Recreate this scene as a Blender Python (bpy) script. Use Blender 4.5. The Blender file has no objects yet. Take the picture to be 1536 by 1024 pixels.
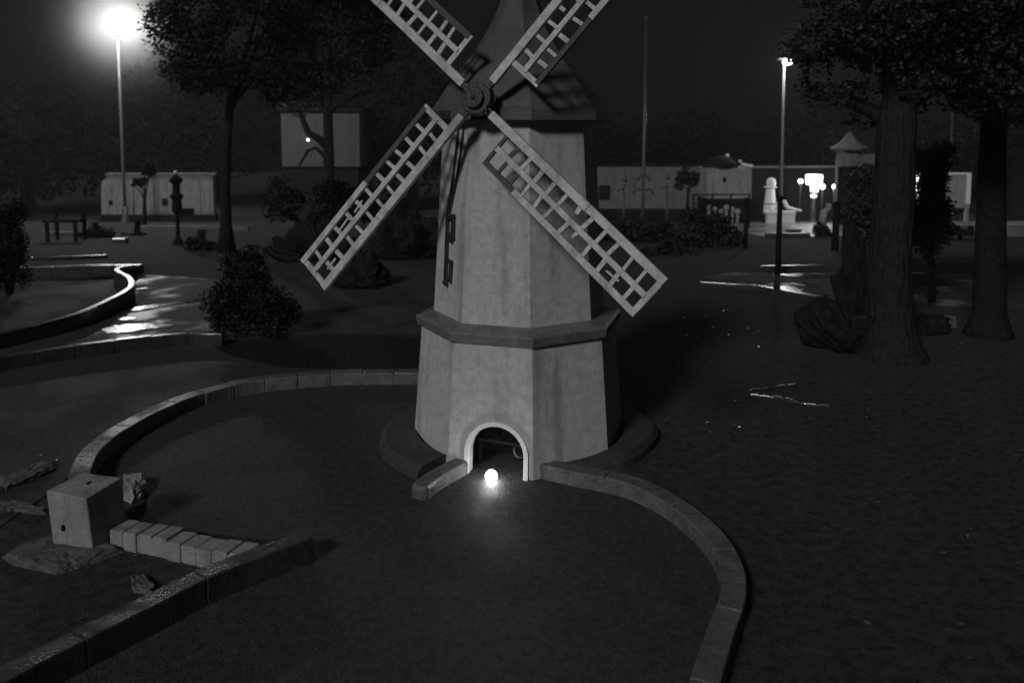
import bpy, math, random
from math import sin, cos, pi, radians, tan, sqrt, atan2
from mathutils import Vector, Matrix
RND = random.Random(7)
S = bpy.context.scene
COL = S.collection

# ------------------------------------------------------------------ camera maths (real ground positions)
H = 1.65; PITCH = radians(5.5); FPX = 1270.0; V0 = 187 + FPX * tan(PITCH)
CF = Vector((0, cos(PITCH), -sin(PITCH))); CU = Vector((0, sin(PITCH), cos(PITCH)))
CREASE, SLOPE, FLATY = 10.0, 0.086, 30.0
def gz(y):
    return 0.0 if y < CREASE else -SLOPE * (min(y, FLATY) - CREASE)
def ray(u, v):
    return CF + Vector(((u - 768) / FPX, 0, 0)) + CU * ((V0 - v) / FPX)
def G(u, v, z=0.0):                      # point of the level z plane seen at a photo position
    r = ray(u, v); t = (z - H) / r.z
    p = Vector((0, 0, H)) + r * t
    return p
def P(u, v, d):                          # point at distance d
    r = ray(u, v); return Vector((0, 0, H)) + r * (d / r.y)
def B(u, d, dz=0.0):                     # point standing on the ground at distance d
    p = P(u, 300, d); return Vector((p.x, d, gz(d) + dz))

# ------------------------------------------------------------------ materials
def mk(name, c, rough=0.8, var=0.25, scale=6.0, bump=0.3, bscale=60.0, spec=0.3, coat=0.0, stains=0.0,
       rough2=None, rscale=1.2, bdist=0.01, wet_lo=0.45, wet_hi=0.6, stretch=None):
    m = bpy.data.materials.new(name); m.use_nodes = True
    nt = m.node_tree; N = nt.nodes; L = nt.links
    bs = N['Principled BSDF']
    tc = N.new('ShaderNodeTexCoord')
    n1 = N.new('ShaderNodeTexNoise'); n1.inputs['Scale'].default_value = scale; n1.inputs['Detail'].default_value = 8
    n1.inputs['Roughness'].default_value = 0.75
    L.new(tc.outputs['Object'], n1.inputs['Vector'])
    rp = N.new('ShaderNodeValToRGB')
    lo = [max(0, x * (1 - var)) for x in c]; hi = [min(1, x * (1 + var)) for x in c]
    rp.color_ramp.elements[0].position = 0.3; rp.color_ramp.elements[1].position = 0.7
    rp.color_ramp.elements[0].color = (*lo, 1); rp.color_ramp.elements[1].color = (*hi, 1)
    L.new(n1.outputs['Fac'], rp.inputs['Fac'])
    colour = rp.outputs['Color']
    if stains > 0:                       # dirt runs with a shape of their own
        mp = N.new('ShaderNodeMapping'); mp.inputs['Scale'].default_value = (7, 7, 0.9)
        L.new(tc.outputs['Object'], mp.inputs['Vector'])
        n3 = N.new('ShaderNodeTexNoise'); n3.inputs['Scale'].default_value = 1.6; n3.inputs['Detail'].default_value = 6
        L.new(mp.outputs['Vector'], n3.inputs['Vector'])
        r3 = N.new('ShaderNodeValToRGB')
        r3.color_ramp.elements[0].position = 0.50; r3.color_ramp.elements[1].position = 0.72
        r3.color_ramp.elements[0].color = (1, 1, 1, 1); r3.color_ramp.elements[1].color = (1 - stains,) * 3 + (1,)
        L.new(n3.outputs['Fac'], r3.inputs['Fac'])
        mx = N.new('ShaderNodeMix'); mx.data_type = 'RGBA'; mx.blend_type = 'MULTIPLY'
        mx.inputs[0].default_value = 1.0
        L.new(colour, mx.inputs[6]); L.new(r3.outputs['Color'], mx.inputs[7])
        colour = mx.outputs[2]
    L.new(colour, bs.inputs['Base Color'])
    bs.inputs['Roughness'].default_value = rough
    bs.inputs['Specular IOR Level'].default_value = spec
    if rough2 is not None:               # wet and dry patches
        n4 = N.new('ShaderNodeTexNoise'); n4.inputs['Scale'].default_value = rscale; n4.inputs['Detail'].default_value = 5
        L.new(tc.outputs['Object'], n4.inputs['Vector'])
        r4 = N.new('ShaderNodeMapRange')
        r4.inputs['From Min'].default_value = wet_lo; r4.inputs['From Max'].default_value = wet_hi
        r4.inputs['To Min'].default_value = rough2; r4.inputs['To Max'].default_value = rough
        L.new(n4.outputs['Fac'], r4.inputs['Value']); L.new(r4.outputs['Result'], bs.inputs['Roughness'])
    if coat:
        bs.inputs['Coat Weight'].default_value = coat; bs.inputs['Coat Roughness'].default_value = 0.25
    if bump:
        n2 = N.new('ShaderNodeTexNoise'); n2.inputs['Scale'].default_value = bscale; n2.inputs['Detail'].default_value = 4
        if stretch:
            mp2 = N.new('ShaderNodeMapping'); mp2.inputs['Scale'].default_value = stretch
            L.new(tc.outputs['Object'], mp2.inputs['Vector']); L.new(mp2.outputs['Vector'], n2.inputs['Vector'])
        else: L.new(tc.outputs['Object'], n2.inputs['Vector'])
        bp = N.new('ShaderNodeBump'); bp.inputs['Strength'].default_value = bump; bp.inputs['Distance'].default_value = bdist
        L.new(n2.outputs['Fac'], bp.inputs['Height']); L.new(bp.outputs['Normal'], bs.inputs['Normal'])
    return m
def glow(name, strength, c=(1, 0.99, 0.97)):
    m = bpy.data.materials.new(name); m.use_nodes = True
    bs = m.node_tree.nodes['Principled BSDF']
    bs.inputs['Base Color'].default_value = (0.8, 0.8, 0.8, 1)
    bs.inputs['Emission Color'].default_value = (*c, 1); bs.inputs['Emission Strength'].default_value = strength
    return m
def g3(x, t=0.0):
    return (x, x * (1 + t), x)
M = dict(
    stucco=mk('white_stucco', (0.51, 0.51, 0.506), 0.85, 0.24, 26, 0.35, 110, 0.2, stains=0.4, bdist=0.004),
    trim=mk('white_trim', (0.72, 0.72, 0.71), 0.6, 0.1, 9, 0.2, 60),
    belt=mk('weathered_belt', (0.16, 0.16, 0.16), 0.45, 0.4, 12, 0.4, 40, 0.5),
    roof=mk('dark_roofing', (0.10, 0.10, 0.10), 0.7, 0.35, 4, 0.4, 45, 0.3, stains=0.3),
    sail=mk('white_painted_wood', (0.58, 0.58, 0.575), 0.6, 0.38, 26, 0.4, 50, 0.3, stains=0.4),
    bareshaded=mk('bare_and_shaded_wood', (0.09, 0.09, 0.09), 0.7, 0.3, 20, 0.4, 60),  # bare wood, also the shade painted on some sail parts
    iron=mk('iron_and_sail_shadow', (0.035, 0.036, 0.036), 0.4, 0.3, 20, 0.3, 60, 0.5),
    plinth=mk('dark_plinth', (0.055, 0.056, 0.056), 0.8, 0.4, 8, 0.5, 40),
    kerb=mk('kerb_mortar', (0.115, 0.115, 0.114), 0.7, 0.5, 18, 0.9, 55, 0.4, rough2=0.35, rscale=3, bdist=0.006),
    diagkerb=mk('diagonal_kerb', (0.046, 0.047, 0.046), 0.6, 0.6, 22, 0.4, 110, 0.5, rough2=0.25, rscale=9, bdist=0.008),  # evenly dark base colour with random mottling
    darkkerb=mk('dark_wet_kerb', (0.04, 0.04, 0.04), 0.26, 0.5, 14, 0.25, 50, 0.7, coat=1.0, rough2=0.14, rscale=3, bdist=0.003),
    wetkerb=mk('wet_kerb', (0.13, 0.13, 0.13), 0.6, 0.5, 18, 0.6, 60, 0.5, rough2=0.32, rscale=5, bdist=0.006),
    block=mk('old_concrete', (0.30, 0.30, 0.295), 0.85, 0.3, 9, 0.7, 60, 0.3, stains=0.35, bdist=0.008),
    rubble=mk('mossy_slab', (0.10, 0.105, 0.10), 0.75, 0.6, 16, 0.8, 40, 0.4, bdist=0.012),
    turf=mk('putting_turf', (0.054, 0.0575, 0.055), 0.72, 0.6, 30, 0.8, 170, 0.16, rough2=0.58, rscale=2.2, bdist=0.012),
    ground=mk('rough_grass', (0.045, 0.048, 0.046), 0.8, 0.8, 20, 0.8, 150, 0.2, bdist=0.012),
    bushshade=mk('bush_shadow', (0.016, 0.017, 0.0165), 0.85, 0.5, 12, 0.9, 60, 0.15, bdist=0.02),  # dark colour standing for the shrub's cast shadow
    path=mk('wet_path', (0.045, 0.045, 0.045), 0.7, 0.5, 9, 0.5, 40, 0.3, rough2=0.3, rscale=2.4, bdist=0.01, wet_lo=0.34, wet_hi=0.5),
    water=mk('puddle_water', (0.02, 0.02, 0.02), 0.06, 0.2, 5, 0.2, 14, 0.5, rough2=0.2, rscale=8, bdist=0.01),
    plaza=mk('pale_paving', (0.14, 0.14, 0.14), 0.5, 0.3, 3, 0.3, 20, 0.5, rough2=0.25),
    bark=mk('bark', (0.024, 0.024, 0.0236), 0.85, 0.6, 20, 1.0, 30, 0.2, bdist=0.05, stretch=(1, 1, .22)),
    darkbark=mk('dark_bark', (0.014, 0.0145, 0.014), 0.85, 0.5, 16, 1.0, 30, 0.2, bdist=0.03),
    leaf=mk('leaf', (0.032, 0.0345, 0.032), 0.6, 0.6, 5, 0.0, 60, 0.3),
    farleaf=mk('far_leaf', (0.010, 0.0108, 0.010), 0.9, 0.6, 5, 0.0, 60, 0.05),
    darkleaf=mk('dark_leaf', (0.019, 0.0205, 0.019), 0.65, 0.6, 5, 0.0, 60, 0.22),
    litter=mk('leaf_litter', (0.10, 0.10, 0.098), 0.22, 0.6, 30, 0.0, 60, 0.6),
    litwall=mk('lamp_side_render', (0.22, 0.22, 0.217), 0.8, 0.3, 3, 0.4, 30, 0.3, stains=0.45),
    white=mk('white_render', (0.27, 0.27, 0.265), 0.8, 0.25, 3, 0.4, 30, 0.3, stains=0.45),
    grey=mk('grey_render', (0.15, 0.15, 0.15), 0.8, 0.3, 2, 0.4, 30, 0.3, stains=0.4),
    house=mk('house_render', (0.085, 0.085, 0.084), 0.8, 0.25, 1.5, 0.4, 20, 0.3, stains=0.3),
    chalk=mk('white_paint', (0.78, 0.78, 0.77), 0.5, 0.1, 6, 0.2, 30, 0.4),
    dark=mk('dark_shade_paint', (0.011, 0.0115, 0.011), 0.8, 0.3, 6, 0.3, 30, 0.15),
    pole=mk('galvanised_pole', (0.04, 0.04, 0.04), 0.45, 0.3, 10, 0.2, 40, 0.6),
    stone=mk('boulder_stone', (0.010, 0.0105, 0.010), 0.8, 0.6, 9, 0.6, 22, 0.2, bdist=0.02),
    rail=mk('black_post', (0.010, 0.010, 0.010), 0.85, 0.3, 10, 0.2, 40, 0.12),
    bulbA=glow('street_globe', 270), bulbB=glow('street_head', 330), ball=glow('glowing_ball', 34),
    small=glow('small_bulb', 170), lantern=glow('lantern_and_column_glow', 2.2), far=glow('far_bulb', 9),
)

# ------------------------------------------------------------------ mesh builder
class MB:
    def __init__(s): s.v = []; s.f = []
    def add(s, vs, fs):
        o = len(s.v); s.v += [Vector(x) for x in vs]; s.f += [tuple(i + o for i in q) for q in fs]; return s
    def box(s, c, size, R=None, taper=1.0, jit=0.0):
        vs = []
        for z in (-.5, .5):
            k = taper if z > 0 else 1.0
            for x, y in ((-.5, -.5), (.5, -.5), (.5, .5), (-.5, .5)):
                p = Vector((x * size[0] * k, y * size[1] * k, z * size[2]))
                if jit: p += Vector([RND.uniform(-jit, jit) for _ in range(3)])
                if R is not None: p = R @ p
                vs.append(p + Vector(c))
        return s.add(vs, [(0, 3, 2, 1), (4, 5, 6, 7), (0, 1, 5, 4), (1, 2, 6, 5), (2, 3, 7, 6), (3, 0, 4, 7)])
    def bar(s, a, b, w, h, up=Vector((0, 0, 1))):          # rectangular bar a->b, width w across, h along 'up'
        a = Vector(a); b = Vector(b); d = (b - a); L = d.length; d.normalize()
        x = d.cross(up)
        if x.length < 1e-4: x = d.cross(Vector((1, 0, 0)))
        x.normalize(); y = x.cross(d); y.normalize()
        R = Matrix((x, d, y)).transposed()
        return s.box((a + b) / 2, (w, L, h), R)
    def tube(s, pts, rad, n=8, cap=True):
        pts = [Vector(p) for p in pts]
        if not hasattr(rad, '__len__'): rad = [rad] * len(pts)
        rings = []; o = len(s.v); ref = Vector((0.31, 0.77, 0.2))
        for i, p in enumerate(pts):
            t = (pts[min(i + 1, len(pts) - 1)] - pts[max(i - 1, 0)]).normalized()
            x = t.cross(ref)
            if x.length < 1e-3: x = t.cross(Vector((1, 0, 0)))
            x.normalize(); y = t.cross(x)
            for k in range(n):
                a = 2 * pi * k / n; s.v.append(p + (x * cos(a) + y * sin(a)) * rad[i])
        for i in range(len(pts) - 1):
            for k in range(n):
                s.f.append((o + i * n + k, o + i * n + (k + 1) % n, o + (i + 1) * n + (k + 1) % n, o + (i + 1) * n + k))
        if cap:
            s.f.append(tuple(o + k for k in range(n))[::-1]); s.f.append(tuple(o + (len(pts) - 1) * n + k for k in range(n)))
        return s
    def lathe(s, c, prof, n=20, phase=0.0, a0=None, a1=None):   # prof = [(r, z)...]
        c = Vector(c); o = len(s.v); full = a0 is None
        m = n if full else n + 1
        for r, z in prof:
            for k in range(m):
                a = phase + 2 * pi * k / n if full else a0 + (a1 - a0) * k / n
                s.v.append(c + Vector((r * sin(a), -r * cos(a), z)))
        for i in range(len(prof) - 1):
            for k in range(n):
                k2 = (k + 1) % m
                s.f.append((o + i * m + k, o + i * m + k2, o + (i + 1) * m + k2, o + (i + 1) * m + k))
        if full:
            if prof[0][0] > 1e-4: s.f.append(tuple(o + k for k in range(n))[::-1])
            if prof[-1][0] > 1e-4: s.f.append(tuple(o + (len(prof) - 1) * m + k for k in range(n)))
        else:
            for k in (0, n):
                s.f.append(tuple(o + i * m + k for i in range(len(prof))))
        return s
    def ball(s, c, r, n=16, sq=(1, 1, 1), rough=0.0):
        c = Vector(c); o = len(s.v); m = n // 2
        for i in range(m + 1):
            for k in range(n):
                t = pi * i / m; a = 2 * pi * k / n
                q = r * (1 + (RND.uniform(-rough, rough) if rough else 0))
                s.v.append(c + Vector((q * sq[0] * sin(t) * cos(a), q * sq[1] * sin(t) * sin(a), q * sq[2] * cos(t))))
        for i in range(m):
            for k in range(n):
                s.f.append((o + i * n + k, o + (i + 1) * n + k, o + (i + 1) * n + (k + 1) % n, o + i * n + (k + 1) % n))
        return s
    def build(s, name, mat, parent=None, base=None, smooth=False, bevel=0.0):
        b = Vector(base) if base is not None else (parent_base(parent) if parent is not None else Vector((0, 0, 0)))
        me = bpy.data.meshes.new(name)
        me.from_pydata([tuple(v - b) for v in s.v], [], s.f); me.validate(); me.update()
        me.materials.append(mat)
        if smooth:
            for p in me.polygons: p.use_smooth = True
        ob = bpy.data.objects.new(name, me); COL.objects.link(ob)
        if parent is not None: ob.parent = parent
        else: ob.location = b
        if bevel:
            md = ob.modifiers.new('bevel', 'BEVEL'); md.width = bevel; md.segments = 2; md.limit_method = 'ANGLE'
        return ob
BASES = {}
def parent_base(p):
    while p.parent is not None: p = p.parent
    return p.location.copy()
def tag(o, label, cat, group=None, kind=None):
    o['label'] = label; o['category'] = cat
    if group: o['group'] = group
    if kind: o['kind'] = kind
    return o
def thing(name, loc, label, cat, group=None):
    o = bpy.data.objects.new(name, None); COL.objects.link(o); o.location = loc; o.empty_display_size = 0.1
    return tag(o, label, cat, group)
def struct(o, kind='structure'):
    o['kind'] = kind; return o

def spline(pts, n=8):
    pts = [Vector(p) for p in pts]; out = []
    Q = [pts[0] * 2 - pts[1]] + pts + [pts[-1] * 2 - pts[-2]]
    for i in range(1, len(Q) - 2):
        a, b, c, d = Q[i - 1:i + 3]
        for k in range(n):
            t = k / n
            out.append(0.5 * ((2 * b) + (c - a) * t + (2 * a - 5 * b + 4 * c - d) * t * t + (3 * b - a - 3 * c + d) * t ** 3))
    out.append(pts[-1]); return out
def resample(pts, step):
    L = [0]
    for i in range(1, len(pts)): L.append(L[-1] + (pts[i] - pts[i - 1]).length)
    n = max(1, round(L[-1] / step)); out = []; j = 0
    for k in range(n + 1):
        t = L[-1] * k / n
        while j < len(pts) - 2 and L[j + 1] < t: j += 1
        q = (t - L[j]) / max(1e-9, L[j + 1] - L[j]); out.append(pts[j].lerp(pts[j + 1], min(1, max(0, q))))
    return out

# ------------------------------------------------------------------ ground, sheets
def ground_sheet():
    m = MB(); xs = [-60, -30, -14, -6, -3, 0, 3, 6, 14, 30, 60]; ys = [-10, 0, 3, 6, CREASE, 14, 20, 25, FLATY, 40, 60]
    for y in ys:
        for x in xs: m.v.append(Vector((x, y, gz(y))))
    n = len(xs)
    for j in range(len(ys) - 1):
        for i in range(n - 1): m.f.append((j * n + i, j * n + i + 1, (j + 1) * n + i + 1, (j + 1) * n + i))
    return struct(m.build('ground', M['ground']))
ground_sheet()
def sheet(name, pts, z, mat, **k):
    pts = [Vector((p.x, p.y, gz(p.y) + z)) for p in pts]
    m = MB(); m.add(pts, [tuple(range(len(pts)))]); o = m.build(name, mat)
    if o.data.polygons and o.data.polygons[0].normal.z < 0:
        o.data.flip_normals()
    return struct(o)

# ------------------------------------------------------------------ kerbs
def kerb(name, label, uv, h, w, mat, brick=0.21, gap=0.004, jit=0.003, z0=0.0, pts3=None, bevel=0.006, cat='kerb', tilt=0.0, group=None, closed_core=True):
    pts = pts3 if pts3 else [G(u, v, h) for u, v in uv]
    pts = [Vector((p.x, p.y, 0)) for p in pts]
    ps = spline(pts, 10)
    cells = resample(ps, brick); m = MB()
    core = resample(ps, 0.05)
    # mortar bed a little lower and narrower than the bricks
    vs = []
    for i, p in enumerate(core):
        t = (core[min(i + 1, len(core) - 1)] - core[max(i - 1, 0)]).normalized(); x = Vector((t.y, -t.x, 0))
        zz = gz(p.y) + z0
        for sx, z in ((-.5, 0), (-.5, h - .006), (.5, h - .006), (.5, 0)):
            q = p + x * sx * (w - 0.006); vs.append(Vector((q.x, q.y, zz + z)))
    fs = []
    for i in range(len(core) - 1):
        for k in range(3): fs.append((i * 4 + k, i * 4 + k + 1, i * 4 + 5 + k, i * 4 + 4 + k))
    fs.append((0, 3, 2, 1)); e = (len(core) - 1) * 4; fs.append((e, e + 1, e + 2, e + 3))
    m.add(vs, fs)
    L = [0]
    for i in range(1, len(ps)): L.append(L[-1] + (ps[i] - ps[i - 1]).length)
    def at(t):
        t = max(0, min(L[-1], t)); j = 0
        while j < len(ps) - 2 and L[j + 1] < t: j += 1
        q = (t - L[j]) / max(1e-9, L[j + 1] - L[j]); p = ps[j].lerp(ps[j + 1], q)
        d = (ps[j + 1] - ps[j]).normalized(); return p, d
    n = len(cells) - 1; st = L[-1] / n
    for i in range(n):
        sub = max(1, int(st / 0.045)); a0 = i * st + gap / 2; a1 = (i + 1) * st - gap / 2
        dz = RND.uniform(-jit, jit); dx = RND.uniform(-jit, jit); vs = []; fs = []
        for k in range(sub + 1):
            p, d = at(a0 + (a1 - a0) * k / sub); x = Vector((d.y, -d.x, 0)); zz = gz(p.y) + z0
            for sx, z in ((-.5, 0.0), (-.5, h), (.5, h), (.5, 0.0)):
                q = p + x * (sx * w + dx)
                lean = tilt * (k / sub - .5) if z else 0
                vs.append(Vector((q.x, q.y, zz + z + (dz + lean if z else 0))))
        for k in range(sub):
            o = k * 4
            fs += [(o, o + 1, o + 5, o + 4), (o + 1, o + 2, o + 6, o + 5), (o + 2, o + 3, o + 7, o + 6)]
        fs.append((0, 3, 2, 1)); e = sub * 4; fs.append((e, e + 1, e + 2, e + 3)); m.add(vs, fs)
    base = pts[0].copy(); base.z = gz(base.y)
    o = m.build(name, mat, base=base, bevel=bevel)
    return tag(o, label, cat, group)

K_RIGHT = [(793, 686), (872, 703), (940, 717), (997, 742), (1045, 775), (1080, 812), (1099, 852), (1099, 893), (1084, 935), (1063, 1000), (1040, 1080), (1010, 1170)]
K_BACK = [(640, 556), (560, 556), (480, 559), (377, 569), (300, 587), (240, 609), (195, 632), (160, 653), (133, 677), (119, 708)]
K_WALL = [(-110, 1078), (0, 1012), (115, 953), (220, 902), (320, 853), (462, 800)]
kerb('low_kerb', 'grey kerb curving from the windmill doorway round to the bottom edge', K_RIGHT, 0.075, 0.085, M['kerb'], brick=0.42, gap=.003, jit=0.002)
kerb('low_kerb', 'kerb with a bright wet top curving from behind the windmill to the concrete block', K_BACK, 0.08, 0.095, M['wetkerb'], brick=0.20, gap=.003, jit=0.003)
kerb('low_kerb', 'straight thick kerb running diagonally past the concrete block to the lower left', K_WALL, 0.10, 0.085, M['diagkerb'], brick=0.43, gap=.002, jit=0.0012, bevel=.005)
kerb('brick_kerb', 'short row of upright bricks joining the concrete block to the diagonal kerb', [(178, 784), (280, 806), (378, 826)], 0.072, 0.10, M['block'], brick=0.072, gap=0.007, jit=0.0055, tilt=0.003, bevel=0.004)
kerb('low_kerb', 'stubby kerb with a rounded end left of the windmill doorway', [(694, 686), (655, 707), (627, 727)], 0.07, 0.085, M['kerb'], brick=0.4, jit=0.001, bevel=0.02)
kerb('low_kerb', 'dark raised kerb on the near side of the wet path', [(-140, 566), (-60, 548), (0, 535), (100, 519), (210, 505), (280, 499), (335, 498)], 0.10, 0.065, M['darkkerb'], brick=0.26, jit=0.003)
kerb('low_kerb', 'shiny S shaped kerb snaking along the far side of the wet path', [(-140, 528), (-60, 512), (0, 499), (60, 485), (115, 469), (160, 450), (190, 434), (197, 424), (192, 414), (178, 407), (176, 402), (190, 398)], 0.12, 0.06, M['darkkerb'], brick=0.3, jit=0.001)
kerb('low_kerb', 'thin bright kerb behind the end of the S shaped kerb', [(212, 397), (196, 396.5), (150, 397), (60, 399), (-60, 402)], 0.10, 0.10, M['darkkerb'], brick=0.3, jit=0.001)

# lanes, painted bush shadow and paths (sheets a few mm apart)
lane = [G(u, v, 0) for u, v in [(800, 706), (872, 722), (940, 736), (1000, 765), (1045, 797), (1080, 838), (1090, 875), (1080, 935), (1055, 1000), (1030, 1080), (1000, 1180),
        (-100, 1180), (-90, 1085), (20, 1028), (115, 985), (220, 930), (320, 876), (440, 815), (300, 800), (190, 790), (119, 735), (135, 700), (165, 672), (200, 650), (245, 625), (310, 601), (385, 583), (480, 573), (560, 570), (640, 570)]]
sheet('turf_lane', lane, 0.004, M['turf'])
lane2 = [G(u, v, 0) for u, v in [(-300, 585), (0, 556), (100, 538), (210, 524), (310, 516), (345, 535), (420, 552), (560, 556), (480, 559), (377, 568), (300, 586), (240, 608), (195, 632), (160, 655), (133, 680), (90, 730), (-60, 830), (-500, 830)]]
sheet('turf_lane', lane2, 0.004, M['turf'])
sheet('bush_shadow', [G(u, v, 0) for u, v in [(312, 516), (345, 533), (420, 551), (560, 555), (680, 556), (680, 506), (560, 505), (420, 505)]], 0.003, M['bushshade'])  # cast shadow of the rounded shrub, painted as a dark sheet
sheet('wet_path', [G(u, v, 0) for u, v in [(-300, 580), (0, 542), (100, 526), (210, 512), (300, 505), (420, 503), (700, 503), (700, 440), (420, 434), (330, 420), (215, 412), (200, 428), (190, 446), (160, 465), (115, 483), (60, 500), (0, 516), (-300, 560)]], 0.006, M['path'])
sheet('turf_lane', [G(u, v, 0) for u, v in [(-500, 560), (0, 514), (60, 500), (115, 484), (160, 465), (190, 445), (188, 430), (172, 408), (150, 403), (40, 408), (-300, 420)]], 0.004, M['turf'])
sheet('wet_path', [G(u, v, 0) for u, v in [(1050, 418), (1130, 424), (1200, 436), (1300, 452), (1560, 470), (1800, 470), (1800, 420), (1540, 415), (1350, 408), (1200, 410), (1100, 408)]], 0.005, M['path'])
sheet('plaza', [Vector((x, y, 0)) for x, y in [(6.4, 26.5), (13, 26.5), (11.5, 20.6), (8.3, 16.6), (5.0, 16.9)]], 0.006, M['plaza'])
sheet('plaza', [Vector((x, y, 0)) for x, y in [(-16, 27), (-4, 27), (-3.2, 19), (-8, 18.2), (-16, 19)]], 0.006, M['ground'])

def puddle(uv, z):
    ps = spline([G(u, v, 0) for u, v in uv] + [G(*uv[0], 0)], 6)[:-1]
    o = sheet('puddle', [p + Vector((RND.uniform(-.02, .02), RND.uniform(-.015, .015), 0)) for p in ps], z, M['water'])
puddle([(150, 497), (168, 491), (190, 488), (225, 486), (262, 489), (240, 493), (215, 495), (196, 499), (165, 501)], .010)
puddle([(180, 466), (205, 462), (245, 456), (290, 449), (306, 451), (280, 456), (250, 460), (205, 467)], .010)
puddle([(172, 481), (182, 478), (202, 477), (204, 479), (192, 481)], .010)
puddle([(205, 434), (222, 432), (228, 434), (210, 435.5)], .010)
puddle([(1160, 433), (1175, 430), (1198, 433), (1206, 437), (1190, 439), (1170, 437)], .009)
puddle([(1186, 426), (1205, 424), (1228, 426), (1224, 430), (1200, 430)], .009)
puddle([(1160, 413), (1200, 411), (1250, 414), (1246, 417), (1200, 416)], .009)
# ------------------------------------------------------------------ windmill
AX = Vector((0.04, 4.35, 0)); PH = radians(6)
wm = thing('windmill', AX, 'white octagonal miniature windmill with lattice sails and an arched doorway', 'windmill')
def ov(R, i, z):
    a = PH + i * pi / 4; return AX + Vector((R * sin(a), -R * cos(a), z))
R0, R1, Zb, Zt = 0.556, 0.507, 0.0, 0.645
m = MB()
for i in range(8):
    if i == 7: continue
    a = [ov(R0, i, Zb), ov(R0, i + 1, Zb), ov(R1, i + 1, Zt), ov(R1, i, Zt)]; m.add(a, [(0, 1, 2, 3)])
# door face: between vertex 7 (-39 deg) and vertex 8 (6 deg)
A0, A1, T0, T1 = ov(R0, 7, Zb), ov(R0, 8, Zb), ov(R1, 7, Zt), ov(R1, 8, Zt)
eS = (A1 - A0).normalized(); mid0 = (A0 + A1) / 2; mid1 = (T0 + T1) / 2; eT = (mid1 - mid0).normalized(); eN = eS.cross(eT).normalized()
if eN.y > 0: eN = -eN
wf = (A1 - A0).length; cs = 0.575 * wf; rr = 0.135; hs = 0.105
def arch(r, n=18, foot=0.0):
    pts = [(cs - r, foot)]
    for k in range(n + 1):
        a = pi - pi * k / n; pts.append((cs + r * cos(a), hs + r * sin(a)))
    pts.append((cs + r, foot)); return pts
def fp(s, t, d=0.0): return A0 + eS * s + eT * t + eN * d
ar = arch(rr)
front = [A0] + [fp(s, t) for s, t in ar] + [A1, T1, T0]
m.add(front, [tuple(range(len(front)))])
inn = [fp(s, t, -0.05) for s, t in ar]; out = [fp(s, t) for s, t in ar]
k = len(ar); m.add(out + inn, [(i, i + 1, k + i + 1, k + i) for i in range(k - 1)])
m.build('lower_body', M['stucco'], wm)
# upper body
Ru0, Ru1, Zu0, Zu1 = 0.447, 0.387, 0.67, 1.70
m = MB(); NZ = 6
for j in range(NZ + 1):
    q = j / NZ
    for i in range(8): m.v.append(ov(Ru0 + (Ru1 - Ru0) * q, i, Zu0 + (Zu1 - Zu0) * q))
for j in range(NZ):
    for i in range(8): m.f.append((j * 8 + i, j * 8 + (i + 1) % 8, (j + 1) * 8 + (i + 1) % 8, (j + 1) * 8 + i))
m.build('upper_body', M['stucco'], wm)
m = MB(); m.lathe(AX, [(0.40, 0.611), (0.508, 0.615), (0.533, 0.628), (0.540, 0.672), (0.522, 0.681), (0.440, 0.700)], 8, PH)
m.build('belt', M['belt'], wm, bevel=0.004)
# bell shaped cap
m = MB(); m.lathe(AX, [(0.30, 1.665), (0.435, 1.668), (0.462, 1.672), (0.462, 1.722), (0.44, 1.735), (0.395, 1.80), (0.345, 1.875), (0.28, 1.955), (0.22, 2.035), (0.168, 2.115), (0.125, 2.20), (0.09, 2.29), (0.06, 2.40), (0.03, 2.52)], 8, PH)
cap = m.build('cap', M['roof'], wm)
m = MB(); m.lathe(AX, [(0.03, 2.505), (0.04, 2.53), (0.045, 2.56), (0.03, 2.59), (0.012, 2.62), (0.0, 2.70)], 12); m.build('finial', M['iron'], cap, smooth=True)
m = MB(); a = ov(0.468, 7, 1.697); b = ov(0.468, 6, 1.697); c = a.lerp(b, 0.25); d = a.lerp(b, 0.72)
m.bar(c, d, 0.012, 0.036); m.build('name_plate', M['pole'], cap)
# door trim, crossbar inside the doorway
m = MB(); o1 = arch(rr + 0.022); i1 = arch(rr + 0.0005); n = len(o1)
vs = [fp(s, t, 0.012) for s, t in o1] + [fp(s, t, 0.012) for s, t in i1] + [fp(s, t, -0.004) for s, t in o1] + [fp(s, t, -0.03) for s, t in i1]
fs = []
for i in range(n - 1): fs += [(i, i + 1, n + i + 1, n + i), (i, 2 * n + i, 2 * n + i + 1, i + 1), (n + i, n + i + 1, 3 * n + i + 1, 3 * n + i)]
m.add(vs, fs); m.build('door_trim', M['trim'], wm)
m = MB(); m.bar(fp(cs - rr + 0.01, 0.142, -0.10), fp(cs + rr - 0.01, 0.128, -0.10), 0.012, 0.016)
m.bar(fp(cs - rr + .015, 0.0, -.12), fp(cs - rr + .02, 0.26, -.12), 0.014, 0.014); m.bar(fp(cs + rr - .03, 0.0, -.13), fp(cs + rr - .03, 0.24, -.13), 0.014, 0.014)
m.bar(fp(cs - .03, 0.13, -.14), fp(cs - .03, 0.26, -.14), 0.012, 0.012)
m.build('door_bars', M['rail'], wm)
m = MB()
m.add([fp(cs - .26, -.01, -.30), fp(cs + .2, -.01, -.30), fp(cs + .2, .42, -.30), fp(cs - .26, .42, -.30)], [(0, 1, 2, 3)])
m.add([fp(cs - .16, -.01, -.052), fp(cs - .17, -.01, -.30), fp(cs - .17, .42, -.30), fp(cs - .16, .42, -.052)], [(0, 1, 2, 3)])
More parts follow.
